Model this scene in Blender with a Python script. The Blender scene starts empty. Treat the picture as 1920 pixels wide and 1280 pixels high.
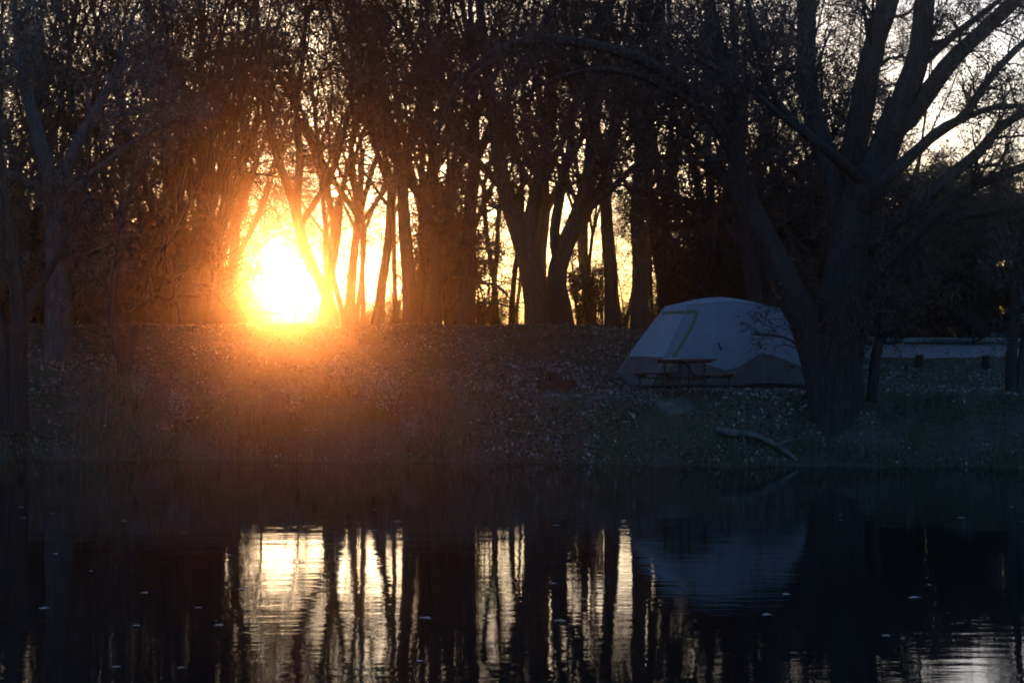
import bpy, math
import numpy as np
from mathutils import Vector

sc = bpy.context.scene
COL = sc.collection
# ------------------------------------------------------------------ camera, sky, sun, exposure
H, F = 2.53, 3320.0                       # eye height above the water; focal length in photo pixels
cam = bpy.data.cameras.new('camera'); cam.sensor_width = 36.0; cam.lens = F / 1920 * 36.0
cam.clip_start, cam.clip_end = 0.1, 3000
co = bpy.data.objects.new('camera', cam); COL.objects.link(co)
co.location = (0, 0, H); co.rotation_euler = (math.radians(90), 0, 0)
sc.camera = co

SUN_AZ, SUN_EL = math.radians(-7.55), math.radians(1.95)      # azimuth from +Y towards +X
sun_dir = Vector((math.sin(SUN_AZ) * math.cos(SUN_EL), math.cos(SUN_AZ) * math.cos(SUN_EL), math.sin(SUN_EL)))
w = bpy.data.worlds.new('World'); sc.world = w; w.use_nodes = True
wt = w.node_tree; bg = wt.nodes['Background']
sky = wt.nodes.new('ShaderNodeTexSky'); sky.sky_type = 'NISHITA'; sky.sun_disc = False
sky.sun_elevation = SUN_EL; sky.sun_rotation = SUN_AZ
sky.altitude = 200; sky.air_density = 0.68; sky.dust_density = 4.6; sky.ozone_density = 2.6
wt.links.new(sky.outputs[0], bg.inputs[0]); bg.inputs[1].default_value = 0.15

sl = bpy.data.lights.new('sun', 'SUN'); sl.energy = 0.5; sl.angle = math.radians(0.5); sl.color = (1.0, 0.27, 0.05)
so = bpy.data.objects.new('sun', sl); COL.objects.link(so); so.location = (-6, 45, 20)
so.rotation_euler = sun_dir.to_track_quat('Z', 'Y').to_euler()

sc.view_settings.view_transform = 'Standard'; sc.view_settings.look = 'None'
sc.view_settings.gamma = 1.0; sc.view_settings.exposure = 2.25; sc.view_settings.use_curve_mapping = False
sc.render.engine = 'CYCLES'
sc.cycles.use_denoising = True
try: sc.cycles.denoiser = 'OPENIMAGEDENOISE'
except Exception: pass
sc.cycles.max_bounces = 6; sc.cycles.diffuse_bounces = 3; sc.cycles.glossy_bounces = 3
sc.cycles.transmission_bounces = 3; sc.cycles.transparent_max_bounces = 4; sc.cycles.volume_bounces = 0
sc.cycles.filter_width = 1.9

# ------------------------------------------------------------------ helpers
def P(px, py, Y):
    return np.array(((px - 960) * Y / F, Y, H + (640 - py) * Y / F))

def tag(o, label=None, cat=None, group=None, kind=None):
    if label: o['label'] = label
    if cat: o['category'] = cat
    if group: o['group'] = group
    if kind: o['kind'] = kind
    return o

def empty(name, loc, label, cat, group=None, rz=0.0):
    o = bpy.data.objects.new(name, None); COL.objects.link(o)
    o.location = loc; o.rotation_euler = (0, 0, rz); o.empty_display_size = 0.2
    return tag(o, label, cat, group)

class MB:
    """Collects vertices and faces (quads / triangles / n-gons) with a material slot per face."""
    def __init__(s): s.V = []; s.n = 0; s.Fs = []; s.S = []; s.M = []
    def add(s, V, Fc, mat=0, smooth=True):
        V = np.asarray(V, float).reshape(-1, 3)
        Fc = np.asarray(Fc, np.int64)
        s.V.append(V); s.Fs.append(Fc + s.n); s.M.append(mat); s.S.append(smooth); s.n += len(V)
    def mesh(s, name, mats):
        me = bpy.data.meshes.new(name)
        V = np.concatenate(s.V); me.vertices.add(len(V)); me.vertices.foreach_set('co', V.astype(np.float32).ravel())
        loops = np.concatenate([f.ravel() for f in s.Fs])
        tot = np.concatenate([np.full(len(f), f.shape[1]) for f in s.Fs])
        st = np.concatenate([[0], np.cumsum(tot)[:-1]])
        me.loops.add(len(loops)); me.loops.foreach_set('vertex_index', loops.astype(np.int32))
        me.polygons.add(len(tot)); me.polygons.foreach_set('loop_start', st.astype(np.int32))
        me.polygons.foreach_set('material_index', np.concatenate([np.full(len(f), m) for f, m in zip(s.Fs, s.M)]).astype(np.int32))
        me.polygons.foreach_set('use_smooth', np.concatenate([np.full(len(f), x) for f, x in zip(s.Fs, s.S)]))
        for m in (mats if isinstance(mats, (list, tuple)) else [mats]): me.materials.append(m)
        me.update(calc_edges=True); me.validate()
        return me
    def build(s, name, mats, parent=None, loc=None):
        o = bpy.data.objects.new(name, s.mesh(name, mats)); COL.objects.link(o)
        if parent is not None: o.parent = parent
        if loc is not None: o.location = loc
        return o
    def box(s, c, size, R=None, mat=0, bev=0.0):
        c = np.asarray(c, float); h = np.asarray(size, float) / 2
        R = np.eye(3) if R is None else R
        b = min(bev, h.min() * 0.9)
        if b <= 0:
            v = np.array([[x, y, z] for z in (-1, 1) for y in (-1, 1) for x in (-1, 1)], float) * h
            s.add(v @ R.T + c, [[0, 2, 3, 1], [4, 5, 7, 6], [0, 1, 5, 4], [2, 6, 7, 3], [0, 4, 6, 2], [1, 3, 7, 5]], mat, False); return
        # chamfered along the vertical edges and the top rim
        hx, hy = h[0], h[1]
        ring = lambda k, z: [[-hx + b, -hy + k, z], [hx - b, -hy + k, z], [hx - k, -hy + b, z], [hx - k, hy - b, z],
                             [hx - b, hy - k, z], [-hx + b, hy - k, z], [-hx + k, hy - b, z], [-hx + k, -hy + b, z]]
        v = np.array(ring(0, -h[2]) + ring(0, h[2] - b) + ring(b * .7, h[2]))
        f = []
        for a in (0, 8):
            for i in range(8): f.append([a + i, a + (i + 1) % 8, a + 8 + (i + 1) % 8, a + 8 + i])
        s.add(v @ R.T + c, f, mat, False)
        s.add(v[16:] @ R.T + c, [list(range(8))], mat, False); s.add(v[:8] @ R.T + c, [list(range(7, -1, -1))], mat, False)
    def tube(s, pts, rad, sides=8, mat=0, caps=True):
        pts = np.asarray(pts, float); rad = np.broadcast_to(np.asarray(rad, float), (len(pts),))
        V, Fc = tubes(pts[None], rad[None], sides); s.add(V, Fc, mat)
        if caps:
            n = len(pts)
            s.add(V[:sides], [list(range(sides - 1, -1, -1))], mat, False); s.add(V[(n - 1) * sides:], [list(range(sides))], mat, False)

def tubes(Pn, Rn, sides, wob=None):
    """Pn (n,K,3), Rn (n,K) -> vertices, quads."""
    n, K, _ = Pn.shape
    T = np.gradient(Pn, axis=1); T /= np.linalg.norm(T, axis=2, keepdims=True) + 1e-9
    ref = np.where(np.abs(T[:, :1, 2:3]) > 0.8, np.array([1., 0, 0]), np.array([0, 0, 1.]))
    A = np.cross(T, np.broadcast_to(ref, T.shape)); A /= np.linalg.norm(A, axis=2, keepdims=True) + 1e-9
    B = np.cross(T, A)
    th = np.arange(sides) * 2 * np.pi / sides
    rr = Rn[:, :, None] * (np.ones((n, K, sides)) if wob is None else wob)
    V = Pn[:, :, None, :] + rr[..., None] * (np.cos(th)[None, None, :, None] * A[:, :, None, :] + np.sin(th)[None, None, :, None] * B[:, :, None, :])
    i = np.arange(n)[:, None, None] * K * sides; k = np.arange(K - 1)[None, :, None] * sides; s0 = np.arange(sides)[None, None, :]
    s1 = (s0 + 1) % sides
    Fc = np.stack([i + k + s0, i + k + s1, i + k + sides + s1, i + k + sides + s0], -1).reshape(-1, 4)
    return V.reshape(-1, 3), Fc

def rotz(a): c, s_ = math.cos(a), math.sin(a); return np.array([[c, -s_, 0], [s_, c, 0], [0, 0, 1]])

# ------------------------------------------------------------------ materials
def mat(name): 
    m = bpy.data.materials.new(name); m.use_nodes = True
    nt = m.node_tree; return m, nt, nt.nodes['Principled BSDF']
def N(nt, t, **kw):
    n = nt.nodes.new(t)
    for k, v in kw.items():
        if k in n.inputs: n.inputs[k].default_value = v
        else: setattr(n, k, v)
    return n
def ramp(nt, fac, stops):
    r = nt.nodes.new('ShaderNodeValToRGB'); e = r.color_ramp.elements
    e[0].position, e[0].color = stops[0][0], (*stops[0][1], 1); e[1].position, e[1].color = stops[-1][0], (*stops[-1][1], 1)
    for p, c in stops[1:-1]: x = e.new(p); x.color = (*c, 1)
    nt.links.new(fac, r.inputs[0]); return r.outputs[0]

def simple(name, stops, scale=8.0, rough=0.7, stretch=(1, 1, 1), bump=0.0, metal=0.0, detail=6, bscale=None):
    m, nt, b = mat(name)
    tc = N(nt, 'ShaderNodeTexCoord'); mp = N(nt, 'ShaderNodeMapping'); mp.inputs['Scale'].default_value = stretch
    nt.links.new(tc.outputs['Object'], mp.inputs[0])
    no = N(nt, 'ShaderNodeTexNoise', Scale=scale, Detail=detail); nt.links.new(mp.outputs[0], no.inputs['Vector'])
    nt.links.new(ramp(nt, no.outputs[0], stops), b.inputs['Base Color'])
    b.inputs['Roughness'].default_value = rough; b.inputs['Metallic'].default_value = metal
    if bump:
        bp = N(nt, 'ShaderNodeBump', Strength=bump, Distance=0.03)
        n2 = N(nt, 'ShaderNodeTexNoise', Scale=bscale or scale * 2, Detail=5); nt.links.new(mp.outputs[0], n2.inputs['Vector'])
        nt.links.new(n2.outputs[0], bp.inputs['Height']); nt.links.new(bp.outputs[0], b.inputs['Normal'])
    return m

def leafmat(name, stops, trans=0.3, rough=0.6):
    m, nt, b = mat(name)
    ge = N(nt, 'ShaderNodeNewGeometry')
    c = ramp(nt, ge.outputs['Random Per Island'], stops)
    nt.links.new(c, b.inputs['Base Color']); b.inputs['Roughness'].default_value = rough
    b.inputs['Specular IOR Level'].default_value = 0.25
    if trans:
        t = N(nt, 'ShaderNodeBsdfTranslucent'); nt.links.new(c, t.inputs[0])
        mx = N(nt, 'ShaderNodeMixShader'); mx.inputs[0].default_value = trans
        nt.links.new(b.outputs[0], mx.inputs[1]); nt.links.new(t.outputs[0], mx.inputs[2])
        nt.links.new(mx.outputs[0], nt.nodes['Material Output'].inputs[0])
    return m

def barkmat(name, c0, c1):
    m, nt, b = mat(name)
    tc = N(nt, 'ShaderNodeTexCoord'); mp = N(nt, 'ShaderNodeMapping'); mp.inputs['Scale'].default_value = (1, 1, .13)
    nt.links.new(tc.outputs['Object'], mp.inputs[0])
    wn = N(nt, 'ShaderNodeTexNoise', Scale=5, Detail=4); nt.links.new(mp.outputs[0], wn.inputs['Vector'])
    ad = N(nt, 'ShaderNodeMixRGB'); ad.inputs[0].default_value = .12; nt.links.new(mp.outputs[0], ad.inputs[1]); nt.links.new(wn.outputs['Color'], ad.inputs[2])
    vo = N(nt, 'ShaderNodeTexVoronoi', Scale=17); vo.feature = 'DISTANCE_TO_EDGE'; nt.links.new(ad.outputs[0], vo.inputs['Vector'])
    no = N(nt, 'ShaderNodeTexNoise', Scale=9, Detail=9); nt.links.new(mp.outputs[0], no.inputs['Vector'])
    mr = N(nt, 'ShaderNodeMapRange'); mr.inputs[2].default_value = .28; nt.links.new(vo.outputs[0], mr.inputs[0])
    mu = N(nt, 'ShaderNodeMath'); mu.operation = 'MULTIPLY_ADD'; mu.inputs[1].default_value = .4; nt.links.new(mr.outputs[0], mu.inputs[0])
    m2 = N(nt, 'ShaderNodeMath'); m2.operation = 'MULTIPLY'; m2.inputs[1].default_value = .75; nt.links.new(no.outputs[0], m2.inputs[0]); nt.links.new(m2.outputs[0], mu.inputs[2])
    nt.links.new(ramp(nt, mu.outputs[0], [(.2, c0), (.8, c1)]), b.inputs['Base Color']); b.inputs['Roughness'].default_value = .95
    b.inputs['Specular IOR Level'].default_value = .15
    bp = N(nt, 'ShaderNodeBump', Strength=1.0, Distance=.04); nt.links.new(mu.outputs[0], bp.inputs['Height']); nt.links.new(bp.outputs[0], b.inputs['Normal'])
    return m

M = {}
M['bark'] = barkmat('bark', (.022, .019, .016), (.062, .053, .046))
M['bark_pale'] = barkmat('pale_bark', (.04, .036, .032), (.12, .11, .10))
M['twig'] = simple('twig_bark', [(0.3, (.03, .025, .02)), (0.7, (.085, .07, .06))], 5, 0.9)
M['leaf_brown'] = leafmat('brown_leaf', [(0, (.035, .022, .012)), (.5, (.075, .045, .025)), (1, (.11, .075, .045))])
M['leaf_green'] = leafmat('dull_green_leaf', [(0, (.025, .03, .014)), (.5, (.05, .055, .028)), (1, (.09, .085, .05))])
M['leaf_silver'] = leafmat('silver_leaf', [(0, (.05, .055, .048)), (.5, (.10, .11, .10)), (1, (.19, .20, .185))], 0.15)
M['leaf_rust'] = leafmat('rust_leaf', [(0, (.05, .022, .012)), (.5, (.11, .052, .03)), (1, (.17, .09, .055))], 0.2)
M['needle'] = leafmat('cedar_needle', [(0, (.012, .016, .01)), (.5, (.022, .03, .018)), (1, (.04, .045, .028))], 0.1)
M['weed_leaf'] = leafmat('weed_leaf', [(0, (.10, .105, .09)), (.5, (.22, .225, .20)), (1, (.38, .38, .35))], 0.15)
M['litter'] = leafmat('fallen_leaf', [(0, (.06, .036, .022)), (.4, (.17, .12, .085)), (.7, (.32, .27, .23)), (1, (.44, .405, .38))], 0.1, 0.55)
M['drygrass'] = leafmat('dry_grass', [(0, (.06, .05, .03)), (.5, (.13, .105, .065)), (1, (.25, .215, .15))], 0.25)
M['lawn'] = leafmat('lawn_blade', [(0, (.035, .046, .022)), (.6, (.075, .088, .045)), (1, (.14, .135, .08))], 0.25)
M['afloat'] = leafmat('floating_leaf', [(0, (.15, .12, .09)), (1, (.36, .33, .29))], 0.05, 0.5)

def ground_mat():
    m, nt, b = mat('ground_soil')
    tc = N(nt, 'ShaderNodeTexCoord')
    n1 = N(nt, 'ShaderNodeTexNoise', Scale=0.8, Detail=8); n2 = N(nt, 'ShaderNodeTexNoise', Scale=14, Detail=6)
    for n in (n1, n2): nt.links.new(tc.outputs['Object'], n.inputs['Vector'])
    grass = ramp(nt, n2.outputs[0], [(.3, (.026, .032, .016)), (.7, (.078, .085, .045))])
    soil = ramp(nt, n2.outputs[0], [(.3, (.045, .035, .026)), (.7, (.12, .098, .075))])
    fac = N(nt, 'ShaderNodeMapRange'); fac.inputs[1].default_value = .42; fac.inputs[2].default_value = .58
    nt.links.new(n1.outputs[0], fac.inputs[0])
    mx = N(nt, 'ShaderNodeMixRGB'); nt.links.new(fac.outputs[0], mx.inputs[0]); nt.links.new(grass, mx.inputs[1]); nt.links.new(soil, mx.inputs[2])
    at = N(nt, 'ShaderNodeAttribute', attribute_name='sand')
    sand = ramp(nt, n2.outputs[0], [(.3, (.09, .085, .075)), (.7, (.20, .19, .17))])
    m2 = N(nt, 'ShaderNodeMixRGB'); nt.links.new(at.outputs['Fac'], m2.inputs[0]); nt.links.new(mx.outputs[0], m2.inputs[1]); nt.links.new(sand, m2.inputs[2])
    nt.links.new(m2.outputs[0], b.inputs['Base Color']); b.inputs['Roughness'].default_value = .95; b.inputs['Specular IOR Level'].default_value = .1
    bp = N(nt, 'ShaderNodeBump', Strength=.7, Distance=.05); nt.links.new(n2.outputs[0], bp.inputs['Height']); nt.links.new(bp.outputs[0], b.inputs['Normal'])
    return m
M['ground'] = ground_mat()
M['gravel'] = simple('road_gravel', [(.3, (.08, .079, .078)), (.5, (.18, .178, .175)), (.7, (.30, .296, .29))], 9, .9, bump=.6, bscale=30)

def water_mat():
    m, nt, b = mat('lake_water')
    b.inputs['Base Color'].default_value = (.006, .009, .009, 1); b.inputs['Roughness'].default_value = .02; b.inputs['IOR'].default_value = 1.333
    tc = N(nt, 'ShaderNodeTexCoord')
    mp = N(nt, 'ShaderNodeMapping'); mp.inputs['Scale'].default_value = (1.3, 5.5, 1); nt.links.new(tc.outputs['Object'], mp.inputs[0])
    n1 = N(nt, 'ShaderNodeTexNoise', Scale=1.1, Detail=3); nt.links.new(mp.outputs[0], n1.inputs['Vector'])
    mp2 = N(nt, 'ShaderNodeMapping'); mp2.inputs['Scale'].default_value = (1.6, 2.6, 1); mp2.inputs['Rotation'].default_value = (0, 0, .15); nt.links.new(tc.outputs['Object'], mp2.inputs[0])
    n2 = N(nt, 'ShaderNodeTexNoise', Scale=.5, Detail=2); nt.links.new(mp2.outputs[0], n2.inputs['Vector'])
    b1 = N(nt, 'ShaderNodeBump', Strength=1.0, Distance=.0017); nt.links.new(n1.outputs[0], b1.inputs['Height'])
    b2 = N(nt, 'ShaderNodeBump', Strength=1.0, Distance=.0035); nt.links.new(n2.outputs[0], b2.inputs['Height']); nt.links.new(b1.outputs[0], b2.inputs['Normal'])
    nt.links.new(b2.outputs[0], b.inputs['Normal'])
    return m
M['water'] = water_mat()

# ------------------------------------------------------------------ terrain
def shore(x): return 36.7 - 0.13 * np.clip(x, -13, 13) + .22 * np.sin(x * .9 + 1) + .17 * np.sin(x * 2.3) + .10 * np.sin(x * 5.1 + 2 * np.sin(x * .7)) + .05 * np.sin(x * 11.7)
def sstep(a, b, x): t = np.clip((x - a) / (b - a), 0, 1); return t * t * (3 - 2 * t)
def hgt(x, y):
    x = np.asarray(x, float); y = np.asarray(y, float)
    d = y - shore(x)
    zb = np.interp(d, [-34, -30, -28, -3, 0, .4, .9, 1.6, 2.2, 2.6, 3.0], [1.1, .1, -.8, -.9, 0, .22, .50, .95, 1.30, 1.39, 1.41])
    zl = np.interp(y, [39.6, 41, 44, 46.5, 48.4, 49.2, 51, 60, 130], [1.40, 1.52, 2.08, 2.60, 2.92, 2.96, 2.92, 2.2, 1.5])
    zr = np.interp(y, [39.6, 42.8, 46, 48, 52, 56, 130], [1.40, 1.50, 1.84, 2.10, 2.30, 2.45, 2.3])
    k = sstep(2.2, 7.0, x); zz = zl * (1 - k) + zr * k
    base = np.where(d < 3.0, zb, np.maximum(1.41, zz))
    rough = .03 * np.sin(x * 1.7 + y * .9) + .025 * np.sin(x * 3.1 - y * 2.3 + 2) + .02 * np.sin(x * 5.3 + y * 4.1)
    pad = np.exp(-(((x - 4.6) / 3.4) ** 4 + ((y - 40.6) / 2.4) ** 4))
    pad = np.maximum(pad, sstep(6.0, 7.5, x) * sstep(45.6, 47.2, y) * .85)
    return base + rough * (1 - pad) * np.clip(d * .8 + .4, 0.1, 1)
def ghit(px, py, y0=33.0, y1=60.0):
    """Where the sight line of a photo pixel meets the ground."""
    Y = np.linspace(y0, y1, 4000); X = (px - 960) * Y / F; Z = H + (640 - py) * Y / F
    g = hgt(X, Y); i = int(np.argmax(Z <= g)); return np.array((X[i], Y[i], g[i]))

def sand_mask(x, y):
    m = np.zeros_like(x)
    for px, py, rx, ry in ((1262, 763, .55, .4), (1080, 741, .9, .16), (1160, 743, 1.2, .15), (1040, 739, .6, .2)):
        g = ghit(px, py); m = np.maximum(m, 1 - ((x - g[0]) / rx) ** 2 - ((y - g[1]) / ry) ** 2)
    return np.clip(m * (.9 + .5 * np.sin(x * 7 + 2 * np.sin(y * 5)) * np.sin(y * 8 + x * 2)), 0, 1) ** 1.3

def make_ground():
    xs = np.concatenate([np.linspace(-95, -14, 40)[:-1], np.linspace(-14, 18, 260), np.linspace(18, 95, 40)[1:]])
    ys = np.concatenate([np.linspace(-15, 33, 40)[:-1], np.linspace(33, 51, 200), np.linspace(51, 135, 60)[1:]])
    X, Y = np.meshgrid(xs, ys); Z = hgt(X, Y); nx, ny = len(xs), len(ys)
    i = np.arange(ny - 1)[:, None] * nx + np.arange(nx - 1)[None]
    b = MB(); b.add(np.stack([X, Y, Z], -1), np.stack([i, i + 1, i + nx + 1, i + nx], -1).reshape(-1, 4))
    o = b.build('ground', M['ground'])
    a = o.data.attributes.new('sand', 'FLOAT', 'POINT'); a.data.foreach_set('value', sand_mask(X, Y).ravel().astype(np.float32))
    tag(o, kind='structure', label='leaf strewn grassy bank rising from the water to a low crest')
make_ground()

b = MB(); b.add([(-95, -15, 0), (95, -15, 0), (95, 41, 0), (-95, 41, 0)], [[0, 1, 2, 3]], smooth=False)
tag(b.build('water', M['water']), kind='structure', label='dark still lake water mirroring the sunset trees')

def make_road():
    xs = np.linspace(7.2, 60, 220); b = MB(); nv = 14
    rows = []
    for x in xs:
        e = min(1.0, (x - 7.1) / 2.4) ** .5
        y0 = 51.7 - 3.9 * e + .12 * math.sin(x * 2.1) + .08 * math.sin(x * 5); y1 = 51.7 + 3.6 * e + .1 * math.sin(x * 1.3)
        yy = np.linspace(y0, y1, nv); rows.append(np.stack([np.full(nv, x), yy, hgt(np.full(nv, x), yy) + .02], -1))
    V = np.array(rows); n = len(xs); i = np.arange(n - 1)[:, None] * nv + np.arange(nv - 1)[None]
    b.add(V, np.stack([i, i + nv, i + nv + 1, i + 1], -1).reshape(-1, 4))
    tag(b.build('road', M['gravel']), kind='structure', label='pale gravel camp road on the right beyond the tent')
make_road()

# ------------------------------------------------------------------ trees
def resample(pts, rad, K):
    pts = np.asarray(pts, float); rad = np.asarray(rad, float)
    # Catmull-Rom through the points
    n = len(pts); Pp = np.vstack([2 * pts[0] - pts[1], pts, 2 * pts[-1] - pts[-2]])
    u = np.linspace(0, n - 1, K); i = np.minimum(u.astype(int), n - 2); t = (u - i)[:, None]
    p0, p1, p2, p3 = Pp[i], Pp[i + 1], Pp[i + 2], Pp[i + 3]
    q = .5 * (2 * p1 + (p2 - p0) * t + (2 * p0 - 5 * p1 + 4 * p2 - p3) * t ** 2 + (3 * p1 - p0 - 3 * p2 + p3) * t ** 3)
    return q, np.interp(u, np.arange(n), rad)

def spawn(rng, Pn, Rn, m, L, ang, K2, rr, up=0.0, tmin=.2, wander=.25, rmin=.004, tipf=.35, flat=None):
    n, K, _ = Pn.shape
    t = rng.uniform(tmin, .99, (n, m)) * (K - 1); i = np.minimum(t.astype(int), K - 2); f = (t - i)[..., None]
    ar = np.arange(n)[:, None]
    base = Pn[ar, i] * (1 - f) + Pn[ar, i + 1] * f
    rad = Rn[ar, i] * (1 - f[..., 0]) + Rn[ar, i + 1] * f[..., 0]
    T = Pn[ar, i + 1] - Pn[ar, i]; T /= np.linalg.norm(T, axis=-1, keepdims=True) + 1e-9
    rv = rng.normal(size=T.shape); rv -= (rv * T).sum(-1, keepdims=True) * T; rv /= np.linalg.norm(rv, axis=-1, keepdims=True) + 1e-9
    a = rng.uniform(ang[0], ang[1], (n, m))[..., None]
    D = np.cos(a) * T + np.sin(a) * rv; D[..., 2] += up; D /= np.linalg.norm(D, axis=-1, keepdims=True)
    ln = rng.uniform(L[0], L[1], (n, m)) * (1.15 - .6 * t / (K - 1))
    D = D.reshape(-1, 3); base = base.reshape(-1, 3); ln = ln.ravel(); rad = rad.ravel()
    out = np.zeros((n * m, K2, 3)); out[:, 0] = base; d = D.copy()
    for k in range(1, K2):
        d = d + rng.normal(size=d.shape) * wander; d[:, 2] += up * .25; d /= np.linalg.norm(d, axis=1, keepdims=True)
        out[:, k] = out[:, k - 1] + d * (ln / (K2 - 1))[:, None]
    r0 = np.maximum(np.minimum(rad * rr, ln * .03 + .004), rmin)
    R = r0[:, None] * np.linspace(1, tipf, K2)[None]
    return out, np.maximum(R, rmin * .7)

def leaves(rng, Pn, q, size, aspect=.5, droop=0.0, keep=None, spread=.04):
    n, K, _ = Pn.shape
    t = rng.uniform(.1, 1, (n, q)) * (K - 1); i = np.minimum(t.astype(int), K - 2); f = (t - i)[..., None]
    c = (Pn[np.arange(n)[:, None], i] * (1 - f) + Pn[np.arange(n)[:, None], i + 1] * f).reshape(-1, 3)
    c = c + rng.normal(size=c.shape) * spread
    if keep is not None: c = c[keep(c)]
    m = len(c); u = rng.normal(size=(m, 3)); u[:, 2] -= droop; u /= np.linalg.norm(u, axis=1, keepdims=True)
    v = rng.normal(size=(m, 3)); v -= (v * u).sum(1, keepdims=True) * u; v /= np.linalg.norm(v, axis=1, keepdims=True)
    s = rng.uniform(size[0], size[1], m)[:, None]
    V = np.stack([c, c + u * s * .5 + v * s * aspect * .5, c + u * s, c + u * s * .5 - v * s * aspect * .5], 1).reshape(-1, 3)
    return V, np.arange(m * 4).reshape(-1, 4)

def tree_meshes(name, seed, skel, lv, leaf=None, bark='bark', kinds=('trunk', 'crown'), wobble=.06, origin=(0, 0, 0), sides=12, clear=0):
    """skel: list of (points, radii); lv: spawn levels, each a dict; leaf: dict. Returns trunk mesh, crown mesh."""
    rng = np.random.default_rng(seed); O = np.asarray(origin, float)
    K = 14
    sk = [resample(p, r, K) for p, r in skel]
    Ps = np.array([a for a, _ in sk]) - O; Rs = np.array([r for _, r in sk])
    tb = MB(); wob = 1 + wobble * rng.normal(size=(len(sk), K, sides))
    wob = (wob + np.roll(wob, 1, 2)) / 2
    V, Fc = tubes(Ps, Rs, sides, wob); tb.add(V, Fc)
    cb = MB(); cur, R = Ps, Rs
    if clear > .3: cur, R = Ps[1:], Rs[1:]
    pool = []
    for li, l in enumerate(lv):
        a = dict(l); sd = a.pop('sides', 3); tr = a.pop('trunk', False); frm = a.pop('frm', None)
        src, sR = (cur, R) if frm is None else pool[frm]
        cur, R = spawn(rng, src, sR, **a); pool.append((cur, R))
        V, Fc = tubes(cur, R, sd); (tb if tr else cb).add(V, Fc, 0)
    if leaf:
        a = dict(leaf); a.pop('mat')
        src = a.pop('src', None)
        V, Fc = leaves(rng, cur if src is None else pool[src][0], **a); cb.add(V, Fc, 1, False)
    return tb.mesh(name + '_trunk', M[bark]), cb.mesh(name + '_crown', [M['twig'], M[leaf['mat']] if leaf else M['twig']])

def plant_tree(name, meshes, loc, label, cat='tree', group=None, rz=0.0, scale=1.0):
    o = empty(name, loc, label, cat, group, rz); o.scale = (scale,) * 3
    for nm, me in zip(('trunk', 'crown'), meshes):
        c = bpy.data.objects.new(nm, me); COL.objects.link(c); c.parent = o
    return o

def rand_skel(rng, Ht, r, split, nlead, lean=.06, spread=.35):
    s = []
    sp = Ht * split; d = rng.normal(size=2) * lean
    p = [np.array((0, 0, -.2))]
    for k in range(1, 4): p.append(np.array((d[0] * sp * k / 3 + rng.normal() * .06, d[1] * sp * k / 3 + rng.normal() * .06, sp * k / 3)))
    s.append((p, [r * 1.35, r, r * .9, r * .82]))
    top = p[-1]
    a0 = rng.uniform(0, 6.28)
    for j in range(nlead):
        a = a0 + j * 6.283 / nlead + rng.normal() * .3; sp_ = spread * rng.uniform(.5, 1.3); hh = (Ht - sp) * rng.uniform(.8, 1.05)
        q = [top - (0, 0, .15)]
        for k in range(1, 5):
            t = k / 4; q.append(top + np.array((math.cos(a) * sp_ * hh * (t ** .8) * .8 + rng.normal() * .15, math.sin(a) * sp_ * hh * (t ** .8) * .8 + rng.normal() * .15, hh * t)))
        s.append((q, [r * .7, r * .46, r * .3, r * .17, r * .05]))
    return s

LV_BIG = [dict(m=12, L=(1.6, 4.0), ang=(.6, 1.2), K2=7, rr=.55, up=.08, tmin=.35, wander=.2, sides=6, trunk=True),
          dict(m=7, L=(.8, 2.0), ang=(.5, 1.1), K2=6, rr=.5, up=.03, tmin=.2, wander=.25, rmin=.008, sides=4),
          dict(m=7, L=(.4, 1.0), ang=(.4, 1.0), K2=5, rr=.5, up=.0, tmin=.2, wander=.28, rmin=.005, sides=3)]
def lv(m1, m2, m3, tmin=.35, L1=(1.6, 4.0), up=.08):
    a = [dict(x) for x in LV_BIG]; a[0].update(m=m1, tmin=tmin, L=L1, up=up); a[1]['m'] = m2; a[2]['m'] = m3; return a

def patch3(c, s):
    x, y, z = c[:, 0] * s, c[:, 1] * s, c[:, 2] * s
    return .5 + .5 * np.sin(x + 1.4 * np.sin(y * .9 + 1)) * np.sin(y + 1.3 * np.sin(z * 1.1)) * .6 + .2 * np.sin(z * 1.3 + 1.5 * np.sin(x * .8))
# wood behind the crest: nine kinds, copied
rngW = np.random.default_rng(11)
KIND = []
KP = [  # height, fork height share, trunk radius, leaders, spread, first-branch share, leaves per twig, leaf
    (14, .14, .13, 4, .45, .15, 5, 'leaf_green'), (16, .20, .19, 4, .45, .15, 4, 'leaf_brown'), (13, .10, .11, 3, .4, .15, 6, 'leaf_green'),
    (15, .18, .16, 4, .45, .15, 4, 'leaf_brown'), (12, .12, .08, 3, .35, .2, 3, 'leaf_brown'), (15, .12, .13, 4, .5, .1, 6, 'leaf_green'),
    (16, .31, .21, 4, .5, .1, 4, 'leaf_brown'), (15, .32, .16, 4, .5, .08, 5, 'leaf_green'), (13, .33, .07, 3, .40, .1, 4, 'leaf_green'), (16, .32, .09, 3, .55, .08, 2, 'leaf_brown')]
for k, (Ht, spl, r0, nl, spd, tm, q, lf) in enumerate(KP):
    r_ = np.random.default_rng(100 + k)
    sk = rand_skel(r_, Ht, r0, spl, nl, .07, spd)
    L = lv(11, 8, 8, tm); L[0].update(ang=(.75, 1.45), rr=.45, wander=.28); L[1].update(ang=(.5, 1.3), wander=.32); L[2].update(ang=(.5, 1.3), wander=.32)
    if k == 9: L[0].update(m=8, up=.03); L[1].update(m=6, rmin=.009); L[2].update(m=6, rmin=.006)
    clump = (lambda c: patch3(c, 1.9) > rngW.uniform(.3, .6, len(c)))
    KIND.append(tree_meshes('wood_tree', 200 + k, sk, L, dict(q=q, size=(.045, .095), aspect=.6, mat=lf, keep=clump), clear=spl))
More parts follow.
